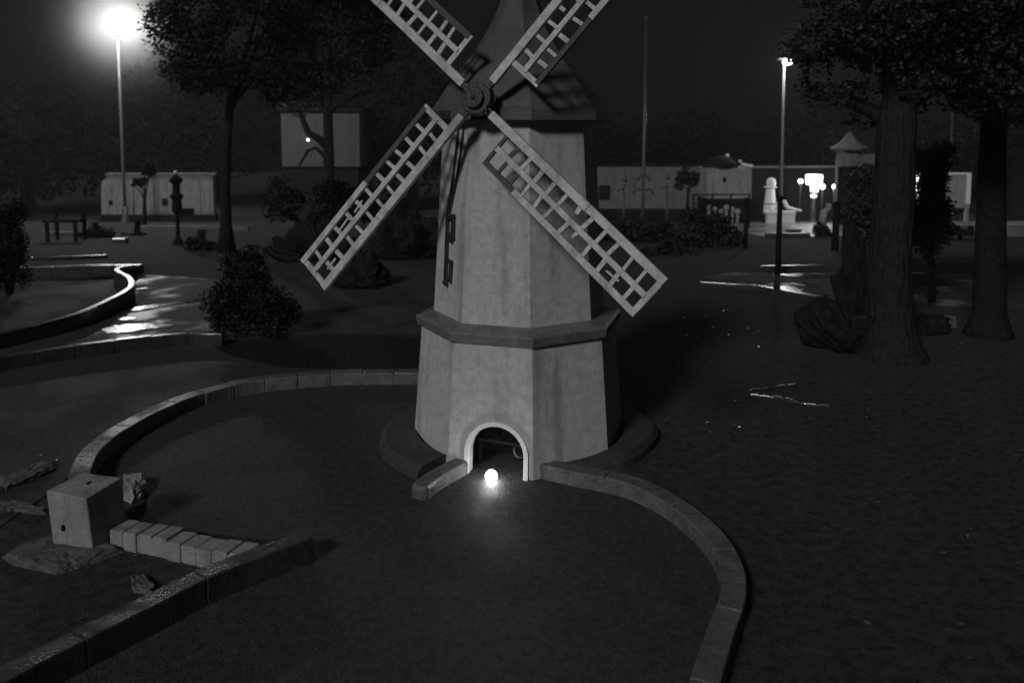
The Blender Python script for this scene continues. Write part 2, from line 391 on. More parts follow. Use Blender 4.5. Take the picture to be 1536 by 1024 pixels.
m.add([fp(cs + .145, -.01, -.052), fp(cs + .155, -.01, -.30), fp(cs + .155, .42, -.30), fp(cs + .145, .42, -.052)], [(0, 1, 2, 3)])
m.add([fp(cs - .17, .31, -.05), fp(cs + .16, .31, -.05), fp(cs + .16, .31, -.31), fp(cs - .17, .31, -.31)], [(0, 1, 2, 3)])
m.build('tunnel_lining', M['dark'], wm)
m = MB(); pts = [fp(cs + 0.072 + 0.03 * cos(t), 0.085 + 0.035 * sin(t), -0.16) for t in [pi * 0.75 + pi * 0.95 * k / 10 for k in range(11)]]
m.tube(pts, [0.002 + 0.009 * sin(pi * k / 10) for k in range(11)], 6); m.build('cup_handle', M['pole'], wm, smooth=True)
# plinth ring, open at the doorway
m = MB(); nn_ = 60; o_ = []
for k in range(nn_ + 1):
    a = PH + radians(16 + (360 - 63) * k / nn_); dg = math.degrees(a) - 6
    ro = 0.735 if dg > 84 else 0.575 + (0.735 - 0.575) * max(0, min(1, (dg - 14) / 70))
    ro += .006 * sin(9 * a) ; a_ = Vector((sin(a), -cos(a), 0))
    o_.append([AX + a_ * r_ + Vector((0, 0, z_)) for r_, z_ in ((.545, .004), (.545, .073), (ro - .03, .064), (ro - .004, .035), (ro, 0))])
m.add([p for q in o_ for p in q], [(k * 5 + t, k * 5 + t + 1, k * 5 + 6 + t, k * 5 + 5 + t) for k in range(nn_) for t in range(4)] + [(0, 1, 2, 3, 4), tuple(nn_ * 5 + t for t in range(5))])
m.build('plinth', M['plinth'], wm, smooth=False)
# sail lattice shadow on the left face, put in as dark bars and lines
def lf(q, z, d=0.0):                       # left face, between vertices 6 (-84) and 7 (-39)
    R = Ru0 + (Ru1 - Ru0) * (z - Zu0) / (Zu1 - Zu0)
    a, b = ov(R, 6, z), ov(R, 7, z); nn = Vector(((a + b) / 2 - AX)); nn.z = 0; nn.normalize()
    return a.lerp(b, q) + nn * d
def lf(q, z, d=0.0):                       # left face, between vertices 6 (-84) and 7 (-39)
    R = Ru0 + (Ru1 - Ru0) * (z - Zu0) / (Zu1 - Zu0)
    a, b = ov(R, 6, z), ov(R, 7, z); nn = Vector(((a + b) / 2 - AX)); nn.z = 0; nn.normalize()
    return a.lerp(b, q) + nn * d
m = MB()
for q0, z0, q1, z1, w in ((.42, 1.20, .44, .86, .016), (.44, 1.19, .66, 1.205, .022), (.62, 1.20, .64, 1.09, .022), (.44, 1.11, .63, 1.085, .034), (.46, .985, .62, .975, .016), (.62, .985, .60, .875, .014), (.38, .865, .50, .858, .016)):
    m.bar(lf(q0, z0, .012), lf(q1, z1, .012), w, .014, up=Vector((-.9, -.4, 0)))
m.build('sail_shadow_bars', M['iron'], wm)
for q0, q1, z1 in ((.86, .47, 1.21), (.66, .38, 1.20)):
    m = MB(); m.tube([lf(q0 + (q1 - q0) * (t / 8) ** 1.4, 1.64 + (z1 - 1.64) * t / 8, .010) for t in range(9)], .005, 6)
    m.build('sail_shadow_line', M['iron'], wm, smooth=True)
# ---- sails
AZ, TL, ROLL, SL, SW = radians(25.0), radians(10.0), radians(50.4), 1.198, 0.195
sn = Vector((-sin(AZ) * cos(TL), -cos(AZ) * cos(TL), sin(TL)))
hub = Vector((AX.x + 0.013 - 0.5 * sin(AZ), AX.y - 0.5 * cos(AZ), 1.766))
sr = Vector((cos(AZ), -sin(AZ), 0)); su = sn.cross(sr)
if su.z < 0: su = -su
m = MB()
def disc(mb, r, d0, d1, n=20):
    vs = []
    for d in (d0, d1):
        for k2 in range(n):
            a = 2 * pi * k2 / n; vs.append(hub + sr * r * cos(a) + su * r * sin(a) + sn * d)
    mb.add(vs, [(k2, (k2 + 1) % n, n + (k2 + 1) % n, n + k2) for k2 in range(n)] + [tuple(range(n)), tuple(range(n, 2 * n))])
disc(m, 0.075, -0.03, 0.02); disc(m, 0.048, 0.02, 0.045); disc(m, 0.03, -0.35, -0.03)
hubo = m.build('hub', M['iron'], wm, bevel=0.003)
m = MB(); m.ball(hub + sn * 0.047, 0.011, 10); m.build('hub_bolt', M['pole'], hubo, smooth=True)
m = MB(); m.ball(hub + sr * 0.062 - su * 0.055 + sn * 0.025, 0.009, 8); m.build('hub_bolt', M['pole'], hubo, smooth=True); m = MB(); m.ball(hub - sr * 0.058 + su * 0.03 + sn * 0.022, 0.007, 8); m.build('hub_bolt', M['pole'], hubo, smooth=True)
def sp(a, l, w, d=0.0):
    dx, dy = cos(a), sin(a); cx, cy = sin(a), -cos(a)
    return hub + sr * (dx * l + cx * w) + su * (dy * l + cy * w) + sn * d
RINNER = {0: 0.235, 1: 0.235, 2: 0.20, 3: 0.235}
RS = random.Random(21)
for kk in range(4):                        # 0 upper right, 1 upper left, 2 lower left, 3 lower right
    a = ROLL + kk * pi / 2; L0 = RINNER[kk]
    mb = MB(); s0 = 0.105
    mb.bar(sp(a, s0, 0.006), sp(a, SL * .62, 0.004), 0.040, 0.026, up=sn)
    mb.bar(sp(a, SL * .622, 0.002, .003), sp(a, SL, 0.0, .003), 0.038, 0.022, up=sn)
    sail = mb.build('sail', M['sail'], wm, bevel=0.003)
    mb = MB(); mb.bar(sp(a, 0.03, 0.004, -.004), sp(a, s0 + .02, 0.005, -.004), 0.03, 0.018, up=sn); mb.build('sail_arm', M['iron'], sail)
    # rails
    mr = MB(); mr.bar(sp(a, L0, SW * .50, .004), sp(a, SL - .02, SW * .50, .004), 0.026, 0.014, up=sn); mr.build('middle_rail', M['sail'], sail, bevel=.002)
    split = {0: .50, 1: .0, 2: .56, 3: .36}[kk]
    if kk == 3: lo = .36
    mr = MB(); l1 = SL * split
    mr.bar(sp(a, max(L0, l1), SW - .012), sp(a, SL, SW - .012), 0.030, 0.018, up=sn); mr.build('outer_rail', M['bareshaded' if kk == 1 else 'sail'], sail, bevel=.002)  # upper left rail: its shade is put in as dark wood colour
    if kk in (0, 2, 3):
        mr = MB(); mr.bar(sp(a, L0, SW - .012, -.002), sp(a, l1 - .004, SW - .012, -.002), 0.024, 0.016, up=sn); mr.build('outer_rail', M['bareshaded'], sail)
    # slats
    ms = MB(); md = MB(); nrow = 12; inner = L0
    for j in range(nrow + 1):
        l = L0 + (SL - .014 - L0) * j / nrow
        thick = 0.028 if j in (0, nrow) else 0.0185
        sk = RS.uniform(-.010, .010) if 0 < j < nrow else 0
        if 0 < j < nrow:                   # two short pieces, some slipped or broken
            e1 = SW * .5; e2 = SW - .012
            if RS.random() < .05: e1 *= .6
            dest = md if (kk == 3 and j <= 1) else ms  # innermost lower right slats: shadow put in as dark colour
            dest.bar(sp(a, l, .004, -.008), sp(a, l + sk, e1, -.008), thick * RS.uniform(.85, 1.25), .010, up=sn)
            if kk == 3 and j in (1, 2): md.bar(sp(a, l, SW * .5, -.008), sp(a, l, SW - .012, -.008), .016, .01, up=sn); continue
            sk2 = RS.uniform(-.014, .014); q = SW * .5
            if RS.random() < .06: e2 = SW * RS.uniform(.68, .8)
            ms.bar(sp(a, l + sk2, q, -.007), sp(a, l + sk2 + RS.uniform(-.01, .01), e2, -.007), thick * RS.uniform(.85, 1.2), .010, up=sn)
        else:
            (md if (kk == 3 and j == 0) else ms).bar(sp(a, l, -.004, -.003), sp(a, l, SW, -.003), thick * (.6 if kk == 3 and j == 0 else 1), .014, up=sn)
    # loose scraps
    for _ in range(3 if kk in (0, 2) else 1):
        l = RS.uniform(.5, .9) * SL; w0 = SW * (.72 if RS.random() < .6 else .28)
        ms.bar(sp(a, l, w0, -.005), sp(a, l + .07, w0 + RS.uniform(-.012, .012), -.005), .010, .008, up=sn)
    ms.build('slats', M['sail'], sail, bevel=.0015)
    if md.v: md.build('slats', M['bareshaded'], sail)

# ------------------------------------------------------------------ glowing ball
bc = G(737, 724, 0.0); br = 0.029
m = MB(); m.ball(bc + Vector((0, 0, br + .004)), br, 24)
tag(m.build('golf_ball', M['ball'], base=bc, smooth=True), 'brightly glowing ball on the turf in front of the windmill doorway', 'ball')

# ------------------------------------------------------------------ concrete block and rubble, lower left
bb = [G(80, 822), G(140, 832), G(193, 801)]
bb.append(bb[0] + bb[2] - bb[1]); hB = 0.235
top = [q + Vector((-.020, .004, z)) for q, z in zip(bb, (.232, .224, .238, .236))]
m = MB(); n = 5
def quadgrid(mb, a, b, c, d, nu, nv, j):
    o = len(mb.v)
    for y in range(nv + 1):
        for x in range(nu + 1):
            p = a.lerp(b, x / nu).lerp(d.lerp(c, x / nu), y / nv)
            mb.v.append(p)
    for y in range(nv):
        for x in range(nu): mb.f.append((o + y * (nu + 1) + x, o + y * (nu + 1) + x + 1, o + (y + 1) * (nu + 1) + x + 1, o + (y + 1) * (nu + 1) + x))
for i in range(4): m.add([bb[i], bb[(i + 1) % 4], top[(i + 1) % 4], top[i]], [(0, 1, 2, 3)])
m.add(top, [(0, 1, 2, 3)]); m.add(bb, [(3, 2, 1, 0)])
cen = sum(bb, Vector()) / 4
blk = m.build('concrete_block', M['block'], base=Vector((cen.x, cen.y, 0)))
import bmesh
bmx = bmesh.new(); bmx.from_mesh(blk.data); bmesh.ops.remove_doubles(bmx, verts=bmx.verts, dist=1e-4); bmesh.ops.recalc_face_normals(bmx, faces=bmx.faces)
bmx.to_mesh(blk.data); bmx.free()
md_ = blk.modifiers.new('bevel', 'BEVEL'); md_.width = .006; md_.segments = 3; md_.limit_method = 'NONE'
tag(blk, 'pale weathered concrete block with small holes standing beside the row of bricks', 'concrete block')
fa = (bb[0].lerp(bb[1], .34)) ; up_ = (top[0] - bb[0]); pc = fa + up_ * .40
nf = (bb[1] - bb[0]).cross(Vector((0, 0, 1))).normalized()
if nf.y > 0: nf = -nf
m = MB(); m.ball(pc + nf * .003, .011, 12, (.8, .5, 1.25)); m.build('bolt_hole', M['rail'], blk, base=blk.location)
pt = top[0].lerp(top[2], .56); m = MB(); m.ball(pt + Vector((0, 0, .001)), .011, 12, (.7, 1.5, .25)); m.build('bolt_hole', M['rail'], blk, base=blk.location)
def slab(name, uv, h, mat, label, cat, cuts=3, rough=.006):
    pts = [G(u, v) for u, v in uv]; c = sum(pts, Vector()) / len(pts); m = MB(); n = len(pts)
    ins = [p.lerp(c, .14) for p in pts]
    vs = [Vector((p.x, p.y, 0)) for p in pts] + [Vector((p.x, p.y, h * RND.uniform(.7, 1.1))) for p in ins] + [Vector((c.x, c.y, h))]
    fs = [(i, (i + 1) % n, n + (i + 1) % n, n + i) for i in range(n)] + [(n + i, n + (i + 1) % n, 2 * n) for i in range(n)]
    m.add(vs, fs); o = m.build(name, mat, base=Vector((c.x, c.y, 0)))
    b = bmesh.new(); b.from_mesh(o.data); bmesh.ops.recalc_face_normals(b, faces=b.faces)
    bmesh.ops.subdivide_edges(b, edges=b.edges[:], cuts=cuts, use_grid_fill=True)
    for v in b.verts:
        if v.co.z > .004: v.co += Vector((RND.uniform(-rough, rough), RND.uniform(-rough, rough), RND.uniform(-rough * .6, rough)))
    b.to_mesh(o.data); b.free()
    return tag(o, label, cat)
slab('stone_slab', [(2, 836), (40, 815), (110, 800), (160, 822), (185, 828), (120, 852), (85, 862), (20, 848)], .025, M['rubble'], 'flat mossy slab under the near side of the concrete block', 'slab')
slab('stone_slab', [(-6, 724), (40, 706), (78, 694), (86, 706), (50, 722), (10, 738)], .03, M['rubble'], 'long flat slab lying behind the concrete block by the left edge', 'slab')
slab('stone_slab', [(-8, 756), (20, 752), (72, 766), (70, 772), (20, 768), (-8, 772)], .015, M['rubble'], 'thin broken strip of paving left of the concrete block', 'slab')
slab('mortar_lump', [(186, 724), (214, 724), (221, 734), (212, 752), (198, 758), (186, 752)], .055, M['block'], 'pale rough lump of mortar right behind the concrete block', 'rubble', rough=.009)
slab('stone_slab', [(196, 868), (214, 866), (236, 882), (226, 892), (200, 888)], .02, M['rubble'], 'small broken slab against the diagonal kerb', 'slab')

# wet wedge on the right
kerb('timber_edging', 'wet timber edging strip, upper arm of the V on the dark grass', [(1122, 585), (1165, 579), (1212, 571)], 0.024, 0.024, M['darkkerb'], brick=.10, gap=.012, jit=.004, cat='edging')
kerb('timber_edging', 'wet timber edging strip, lower arm of the V on the dark grass', [(1124, 588), (1168, 594), (1205, 602), (1245, 606)], 0.020, 0.024, M['darkkerb'], brick=.07, gap=.012, jit=.003, cat='edging')

# ------------------------------------------------------------------ foliage
def leaves(blobs, n, size, seed, mb=None, shell=.55):
    r = random.Random(seed); m = mb or MB()
    wts = [b[1][0] * b[1][1] * b[1][2] for b in blobs]
    for _ in range(n):
        c, s = r.choices(blobs, wts)[0]
        d = Vector((r.gauss(0, 1), r.gauss(0, 1), r.gauss(0, 1))).normalized()
        q = (shell + (1 - shell) * r.random()) * (1 + .16 * sin(9 * d.x + seed) * cos(7 * d.z + 2 * seed) + .1 * sin(17 * d.y))
        p = Vector(c) + Vector((d.x * s[0], d.y * s[1], d.z * s[2])) * q
        ax = Vector((r.gauss(0, 1), r.gauss(0, 1), r.gauss(0, .6))).normalized(); t = ax.cross(Vector((r.gauss(0, 1), r.gauss(0, 1), r.gauss(0, 1)))).normalized()
        L = size * r.uniform(.6, 1.3); w = L * .32
        m.add([p - ax * L * .5, p + t * w + ax * .05 * L, p + ax * L * .5, p - t * w + ax * .05 * L], [(0, 1, 2, 3)])
    return m
def sub(blobs, seed, k=6, f=.5):           # break big blobs into clumps with gaps between
    r = random.Random(seed); out = []
    for c, s in blobs:
        for _ in range(k):
            d = Vector((r.gauss(0, 1), r.gauss(0, 1), r.gauss(0, 1))).normalized()
            q = r.uniform(.45, .85); sc = f * r.uniform(.6, 1.15)
            out.append((Vector(c) + Vector((d.x * s[0], d.y * s[1], d.z * s[2])) * q, (s[0] * sc, s[1] * sc, s[2] * sc)))
    return out
def tree(name, base, trunk, rad, blobs, n, size, seed, label, cat='tree', bark='darkbark', leafm='darkleaf', k=7, f=.5, group=None, limbs=5):
    t = thing(name, base, label, cat, group)
    m = MB(); m.tube(trunk, rad, 12)
    r = random.Random(seed); cl = sub(blobs, seed, k, f)
    tipp = Vector(trunk[-1]); st = Vector(trunk[-2])
    for c, s in r.sample(cl, min(limbs, len(cl))):
        a = st.lerp(tipp, r.random()); b = Vector(c); mid = a.lerp(b, .5) + Vector((0, 0, .08 * (b - a).length))
        m.tube([a, mid, b], [rad[-1] * .8, rad[-1] * .5, rad[-1] * .15], 6)
    m.build('trunk', M[bark], t, smooth=True)
    leaves(cl, n, size, seed).build('crown', M[leafm], t)
    return t
def V(x, y, z): return Vector((x, y, z))
# tree behind the street lamp, left
d = 12.0; b = B(338, d); s = d / FPX
tree('broadleaf_tree', b, [b + V(0, 0, -.05), P(339, 340, d), P(338, 290, d), P(340, 220, d), P(348, 120, d)], [.15, .085, .072, .065, .05],
     [(P(350, 70, d), (1.15, 1.1, .85)), (P(455, 90, d + .3), (.95, .9, .8)), (P(300, 20, d), (.75, .9, .75)), (P(420, -60, d), (1.5, 1.3, 1.0)), (P(540, 40, d + .5), (.7, .7, .85))],
     30000, .056, 3, 'big dark spreading tree to the right of the bright street lamp', k=10, f=.42)
# right, near: pale trunk
d = 6.2; b = G(1338, 535)
d = b.y
tree('broadleaf_tree', b, [b + V(0, 0, -.05), b + V(0, 0, .03), b + V(0, 0, .12), P(1337, 470, d), P(1334, 400, d), P(1341, 300, d), P(1345, 190, d), P(1352, 110, d)], [.27, .235, .18, .152, .142, .138, .13, .09],
     [(P(1330, 70, d), (.6, .7, .42)), (P(1450, 60, d - .1), (.62, .7, .5)), (P(1265, 30, d + .1), (.33, .6, .42)), (P(1400, -60, d), (.9, .9, .6)), (P(1300, 150, d + .2), (.42, .5, .22)), (P(1480, 150, d), (.42, .5, .25)), (P(1225, 120, d + .4), (.12, .3, .25))],
     30000, .038, 5, 'nearer tree on the right with a thick straight pale trunk', bark='bark', leafm='leaf', k=10, f=.42)
b = G(1482, 502); d = b.y
tree('broadleaf_tree', b, [b + V(0, 0, -.05), b + V(0, 0, .06), P(1484, 470, d), P(1486, 360, d), P(1488, 240, d), P(1494, 140, d)], [.21, .165, .125, .11, .10, .08],
     [(P(1490, 90, d), (.7, .7, .5)), (P(1560, 50, d), (.8, .8, .8)), (P(1440, -20, d), (.7, .8, .6))],
     15000, .042, 6, 'second tree on the right edge, thinner dark trunk behind the pale trunk', k=9, f=.42)
# tree in front of the far white house
d = 22.0; b = B(494, d)
ft = tree('broadleaf_tree', b, [b + V(0, 0, -.05), P(494, 330, d), P(493, 240, d), P(492, 175, d), P(490, 120, d)], [.26, .17, .14, .12, .09],
     [(P(470, 70, d), (1.9, 1.5, 1.5)), (P(560, 100, d), (1.3, 1.2, 1.2)), (P(505, 20, d), (2, 1.6, 1.6)), (P(455, 160, d), (.5, .5, .3))], 11000, .115, 8,
     'tree whose dark trunk crosses the front of the far white house', k=8, f=.45, limbs=8)
m = MB(); m.tube([P(493, 222, d), P(478, 208, d), P(463, 200, d), P(455, 182, d), P(447, 160, d)], [.13, .10, .09, .07, .05], 8); m.build('branch', M['darkbark'], ft, smooth=True)
m = MB(); m.tube([P(492, 240, d), P(474, 222, d), P(462, 226, d), P(449, 248, d)], [.06, .05, .045, .03], 6); m.build('branch', M['darkbark'], ft, smooth=True)
# background row of trees
for i, (u, vtop, dd, w, lab) in enumerate([
        (40, 95, 31, 3.4, 'dark tree filling the far left edge of the park'),
        (235, 95, 33, 3.4, 'dark tree behind the long white wall and street lamp'),
        (620, 60, 33, 3.0, 'dark tree behind the lower left sail of the windmill'),
        (860, 150, 34, 2.6, 'low dark tree rising just above the long grey wall'),
        (1010, 150, 34, 2.6, 'low dark tree behind the domed hut'),
        (1130, 165, 36, 2.2, 'low dark tree behind the white statue'),
        (1240, 110, 33, 2.4, 'dark tree behind the roofed pavilion'),
        (1430, 120, 32, 3.0, 'dark tree far behind the two right hand trunks'),
        (1580, 60, 30, 3.0, 'dark tree at the far right edge of the park'),
        (-90, 20, 28, 3.2, 'tall dark tree just beyond the left edge'),
        (330, 40, 36, 3.4, 'tall dark tree deep behind the big spreading tree')]):
    b = B(u, dd); zt = P(u, vtop, dd).z; hh = zt - b.z
    tree('background_tree', b, [b, b + V(0, 0, hh * .3), b + V(.1, 0, hh * .6)], [.25, .18, .1],
         [(b + V(0, 0, hh * .55), (w, w * .8, hh * .42)), (b + V(w * .5, .3, hh * .35), (w * .8, w * .6, hh * .3)), (b + V(-w * .6, .1, hh * .4), (w * .7, w * .6, hh * .34))],
         4500, .22, 40 + i, lab, leafm='farleaf', group='background trees', k=9, f=.45, limbs=3)
# shrubs
def shrub(base, blobs, n, size, seed, label, leafm='darkleaf', stemh=.3, k=8, f=.5, core=True, name='shrub'):
    t = thing(name, base, label, 'shrub'); m = MB()
    for j in range(3):
        m.tube([base + V(0, 0, -.02), base + V(.04 * (j - 1), .03 * j, stemh), Vector(blobs[0][0])], [.03, .022, .01], 6)
    m.build('stem', M['darkbark'], t, smooth=True)
    mb = leaves(sub(blobs, seed, k, f) + [(c, (s[0] * .75, s[1] * .75, s[2] * .8)) for c, s in blobs], n, size, seed, shell=.3)
    mb.build('foliage', M[leafm], t); return t
b = G(368, 503); d = b.y
shrub(b, [(P(372, 445, d), (.26, .25, .30)), (P(338, 455, d), (.16, .2, .24)), (P(408, 455, d), (.20, .2, .22)), (P(428, 470, d), (.14, .16, .16)), (P(375, 385, d), (.17, .16, .13)), (P(345, 400, d), (.12, .14, .12)), (P(345, 488, d), (.18, .16, .10)), (P(400, 488, d), (.24, .16, .10))], 16000, .028, 61, 'rounded dark shrub beside the wet path left of the windmill')
b = G(14, 442); d = b.y
shrub(b, [(P(10, 385, d), (.24, .24, .34)), (P(16, 330, d), (.16, .18, .22)), (P(-20, 400, d), (.3, .25, .3))], 12000, .032, 62, 'tall dark shrub cut off by the left edge')
b = G(1398, 455); d = b.y
shrub(b, [(P(1392, 350, d), (.20, .2, .33)), (P(1394, 300, d), (.22, .2, .2)), (P(1398, 270, d), (.2, .2, .16)), (P(1375, 330, d), (.16, .18, .24)), (P(1402, 240, d), (.24, .22, .18))], 14000, .032, 63, 'black upright bush on a thin stem between the two right hand trunks')
b = B(205, 17.5); shrub(b, [(P(200, 362, 17.5), (.42, .3, .26)), (P(232, 368, 17.5), (.3, .3, .2))], 2500, .08, 64, 'low dark shrub at the foot of the tall street lamp')
b = B(1060, 13.5); shrub(b, [(P(1055, 345, 13.5), (.5, .4, .42)), (P(1090, 360, 13.5), (.3, .3, .3)), (P(1020, 365, 13.5), (.35, .3, .25))], 4500, .07, 65, 'wide dark shrub below the domed hut')
b = B(450, 14.5); shrub(b, [(P(420, 300, 14.5), (.45, .4, .4)), (P(500, 305, 14.5), (.55, .4, .45)), (P(560, 320, 14.5), (.4, .3, .3))], 5500, .075, 66, 'broad dark shrub under the far white house')
b = B(1285, 13.0); shrub(b, [(P(1285, 270, 13), (.3, .3, .3)), (P(1290, 310, 13), (.33, .3, .35)), (P(1300, 350, 13), (.3, .3, .3))], 5000, .06, 67, 'leafy shrub in front of the lit corner left of the pale trunk', leafm='leaf')
b = B(950, 15); shrub(b, [(P(940, 345, 15), (.7, .4, .3)), (P(990, 350, 15), (.4, .4, .25))], 3500, .07, 68, 'low dark shrub under the long grey wall')

for u, v, d_, w_, h_, sd_, lab in ((905, 345, 16.0, .45, .26, 71, 'low dark shrub just right of the upper tower'), (1000, 385, 11.5, .5, .22, 72, 'low spreading shrub beyond the tip of the lower right sail'),
        (600, 345, 16.0, .4, .4, 73, 'dark shrub just left of the upper tower'), (1230, 350, 17.0, .22, .2, 74, 'small dark shrub in front of the mushroom lantern'), (300, 372, 12.6, .3, .16, 75, 'small low shrub at the foot of the big spreading tree'),
        (140, 352, 16.5, .35, .2, 76, 'low dark shrub between the bench and the street lamp')):
    b = B(u, d_); shrub(b, [(P(u, v, d_), (w_, w_ * .8, h_)), (P(u + 18, v + 6, d_), (w_ * .7, w_ * .6, h_ * .8))], 2500, .06, sd_, lab)
for u, vt_, d_, lab in ((215, 262, 24.0, 'young thin tree before the long white wall'), (1030, 262, 24.0, 'young thin tree before the long grey wall')):
    b = B(u, d_); tree('sapling', b, [b, b + V(.03, 0, .6), P(u + 2, vt_ + 20, d_)], [.07, .05, .03], [(P(u + 3, vt_, d_), (.3, .3, .35)), (P(u - 8, vt_ + 12, d_), (.2, .2, .25))], 900, .10, int(u), lab, k=4, f=.6, limbs=3)
d = 21.0; b = B(1082, d); t = thing('railing', b, 'low black railing in front of the domed hut', 'railing')
za, zb = P(0, 292, d).z, P(0, 306, d).z
for u in (1040, 1068, 1096, 1124):
    q = B(u, d); m = MB(); m.tube([q, V(q.x, d, za + .03)], .022, 6); m.build('post', M['rail'], t)
for z in (za, zb):
    m = MB(); m.tube([V(B(1040, d).x, d, z), V(B(1124, d).x, d, z)], .018, 6); m.build('rail', M['rail'], t)
# fallen leaves: nobody could count them
r = random.Random(5); m = MB()
for _ in range(1500):
    x = r.uniform(.5, 4.5); y = r.uniform(2.2, 7.5)
    if (x - AX.x) ** 2 + (y - AX.y) ** 2 < .6: continue
    if y < 4.1 and x < 1.15: continue
    a = r.uniform(0, 6.28); L = r.uniform(.006, .018); t = Vector((cos(a), sin(a), r.uniform(-.3, .3))) * L; q = Vector((-sin(a), cos(a), r.uniform(-.3, .3))) * L * .45
    c = Vector((x, y, .014)); m.add([c - t, c + q, c + t, c - q], [(0, 1, 2, 3)])
for _ in range(250):
    x = r.uniform(-3.5, .5); y = r.uniform(2.5, 6.8)
    if (x - AX.x) ** 2 + (y - AX.y) ** 2 < .6: continue
    a = r.uniform(0, 6.28); L = r.uniform(.006, .014); t = Vector((cos(a), sin(a), .1)) * L; q = Vector((-sin(a), cos(a), .1)) * L * .45
    c = Vector((x, y, .012)); m.add([c - t, c + q, c + t, c - q], [(0, 1, 2, 3)])
fl = m.build('fallen_leaves', M['litter']); tag(fl, 'small fallen leaves scattered over the dark grass and turf', 'leaves', kind='stuff')

# ------------------------------------------------------------------ street lamps
def street_lamp(u, vt, d, r, mat, label, sq=(1, 1, .93), pr=.055):
    b = B(u, d); top = P(u, vt, d); t = thing('street_lamp', b, label, 'street lamp', 'street lamps')
    topz = V(b.x, b.y, top.z)
    m = MB(); m.tube([b, b + V(0, 0, .5), V(b.x, b.y, top.z - r * sq[2] * .9)], [pr * 1.5, pr, pr * .75], 10)
    m.lathe(b, [(pr * 3, 0), (pr * 3, .05), (pr * 2, .1), (pr * 1.4, .5)], 12); m.build('pole', M['pole'], t, smooth=True)
    m = MB(); m.ball(topz, r, 24, sq); m.build('globe', mat, t, smooth=True)
    m = MB(); m.lathe(topz, [(r * .35, -r * sq[2] * 1.05), (r * .4, -r * sq[2] * .9), (r * .2, -r * sq[2] * .85)], 12); m.build('collar', M['iron'], t)
    return t
street_lamp(187, 38, 26.0, .32, M['bulbA'], 'tall street lamp with a huge blazing globe at upper left')
b = B(1172, 28.0); top = P(1176, 94, 28.0)
t = thing('street_lamp', b, 'tall street lamp with a small bright head over the lit courtyard', 'street lamp', 'street lamps')
m = MB(); m.tube([b, b + V(0, 0, .6), V(top.x, 28.0, P(0, 60, 28).z)], [.09, .06, .04], 10); m.lathe(b, [(.16, 0), (.16, .06), (.08, .4)], 12); m.build('pole', M['pole'], t, smooth=True)
m = MB(); m.ball(top + V(.06, -.16, 0), .13, 16, (1.2, 1, .8)); m.build('lamp_head', M['bulbB'], t, smooth=True)
m = MB(); m.bar(top + V(-.22, 0, .1), top + V(.12, -.1, .12), .06, .04); m.build('bracket', M['pole'], t)
b = B(965, 22.0); tp = P(965, 30, 22.0); t = thing('lamp_pole', b, 'tall thin unlit pole to the right of the windmill', 'pole')
m = MB(); m.tube([b, b + V(0, 0, .6), V(b.x, 22, tp.z)], [.07, .05, .035], 10); m.build('shaft', M['pole'], t, smooth=True)
m = MB(); m.ball(V(b.x, 22, tp.z + .03), .06, 10); m.build('top_knob', M['pole'], t, smooth=True)
m = MB()
for z, w in ((P(0, 286, 22).z, .28), (P(0, 266, 22).z, .16)):
    m.tube([V(b.x - w, 22, z - .08), V(b.x - w * .6, 22, z + .04), V(b.x, 22, z), V(b.x + w * .6, 22, z + .04), V(b.x + w, 22, z - .10)], .022, 6)
m.build('scroll_arm', M['iron'], t, smooth=True)

# ------------------------------------------------------------------ far walls, hut, house
def wall_box(m, u0, u1, v0, v1, d, th):
    a, b = P(u0, v0, d), P(u1, v1, d)
    m.box(((a.x + b.x) / 2, d + th / 2, (a.z + b.z) / 2), (abs(b.x - a.x), th, abs(a.z - b.z))); return m
d = 27.0; b = B(237, d)
t = thing('garden_wall', b, 'long low white wall with two vents behind the tall street lamp', 'wall')
m = MB()
pl = [P(152, 322, d), P(200, 322, d), P(200, 264, d), P(162, 264, d), P(152, 274, d)]
m.add(pl + [p + V(0, .25, 0) for p in pl], [(0, 1, 2, 3, 4), (9, 8, 7, 6, 5)] + [(i, 5 + i, 5 + (i + 1) % 5, (i + 1) % 5) for i in range(5)])
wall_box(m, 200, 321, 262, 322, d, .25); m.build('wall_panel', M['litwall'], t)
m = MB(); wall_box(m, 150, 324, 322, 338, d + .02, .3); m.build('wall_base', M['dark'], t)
m = MB(); wall_box(m, 158, 323, 260, 263, d - .03, .32); m.build('coping', M['grey'], t)
for u, v, w in ((166, 304, 3), (247, 303, 4.5)):
    m = MB(); wall_box(m, u - w, u + w, v - w * 1.2, v + w * 1.2, d - .012, .05); m.build('vent', M['dark'], t)
m = MB()
for u in (192, 230, 268, 300): wall_box(m, u - .8, u + .8, 266, 322, d - .015, .03)
wall_box(m, 213, 320, 317, 318.5, d - .016, .03)
m.build('batten', M['grey'], t)
d = 30.0; b = B(480, d); t = thing('far_house', b, 'tall plain white house rising behind the dark tree trunk', 'house')
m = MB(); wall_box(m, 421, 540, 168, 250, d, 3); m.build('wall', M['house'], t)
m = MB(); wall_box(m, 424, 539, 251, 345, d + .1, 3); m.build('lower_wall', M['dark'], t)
rf = MB(); wall_box(rf, 417, 544, 162, 167.5, d - .1, 3.2); ro = rf.build('roof', M['dark'], t)
m = MB(); m.bar(P(424, 155, d), P(436, 168, d), .05, .05); m.build('antenna', M['pole'], ro)
m = MB(); m.ball(P(462, 210, d - .12), .036, 10); wl = m.build('wall_light', M['far'], t, smooth=True)
d = 27.0; b = B(975, d); t = thing('garden_wall', b, 'long grey wall with dark window behind the thin pole', 'wall')
m = MB(); wall_box(m, 893, 1056, 249, 313, d, .25); m.build('wall_panel', M['grey'], t)
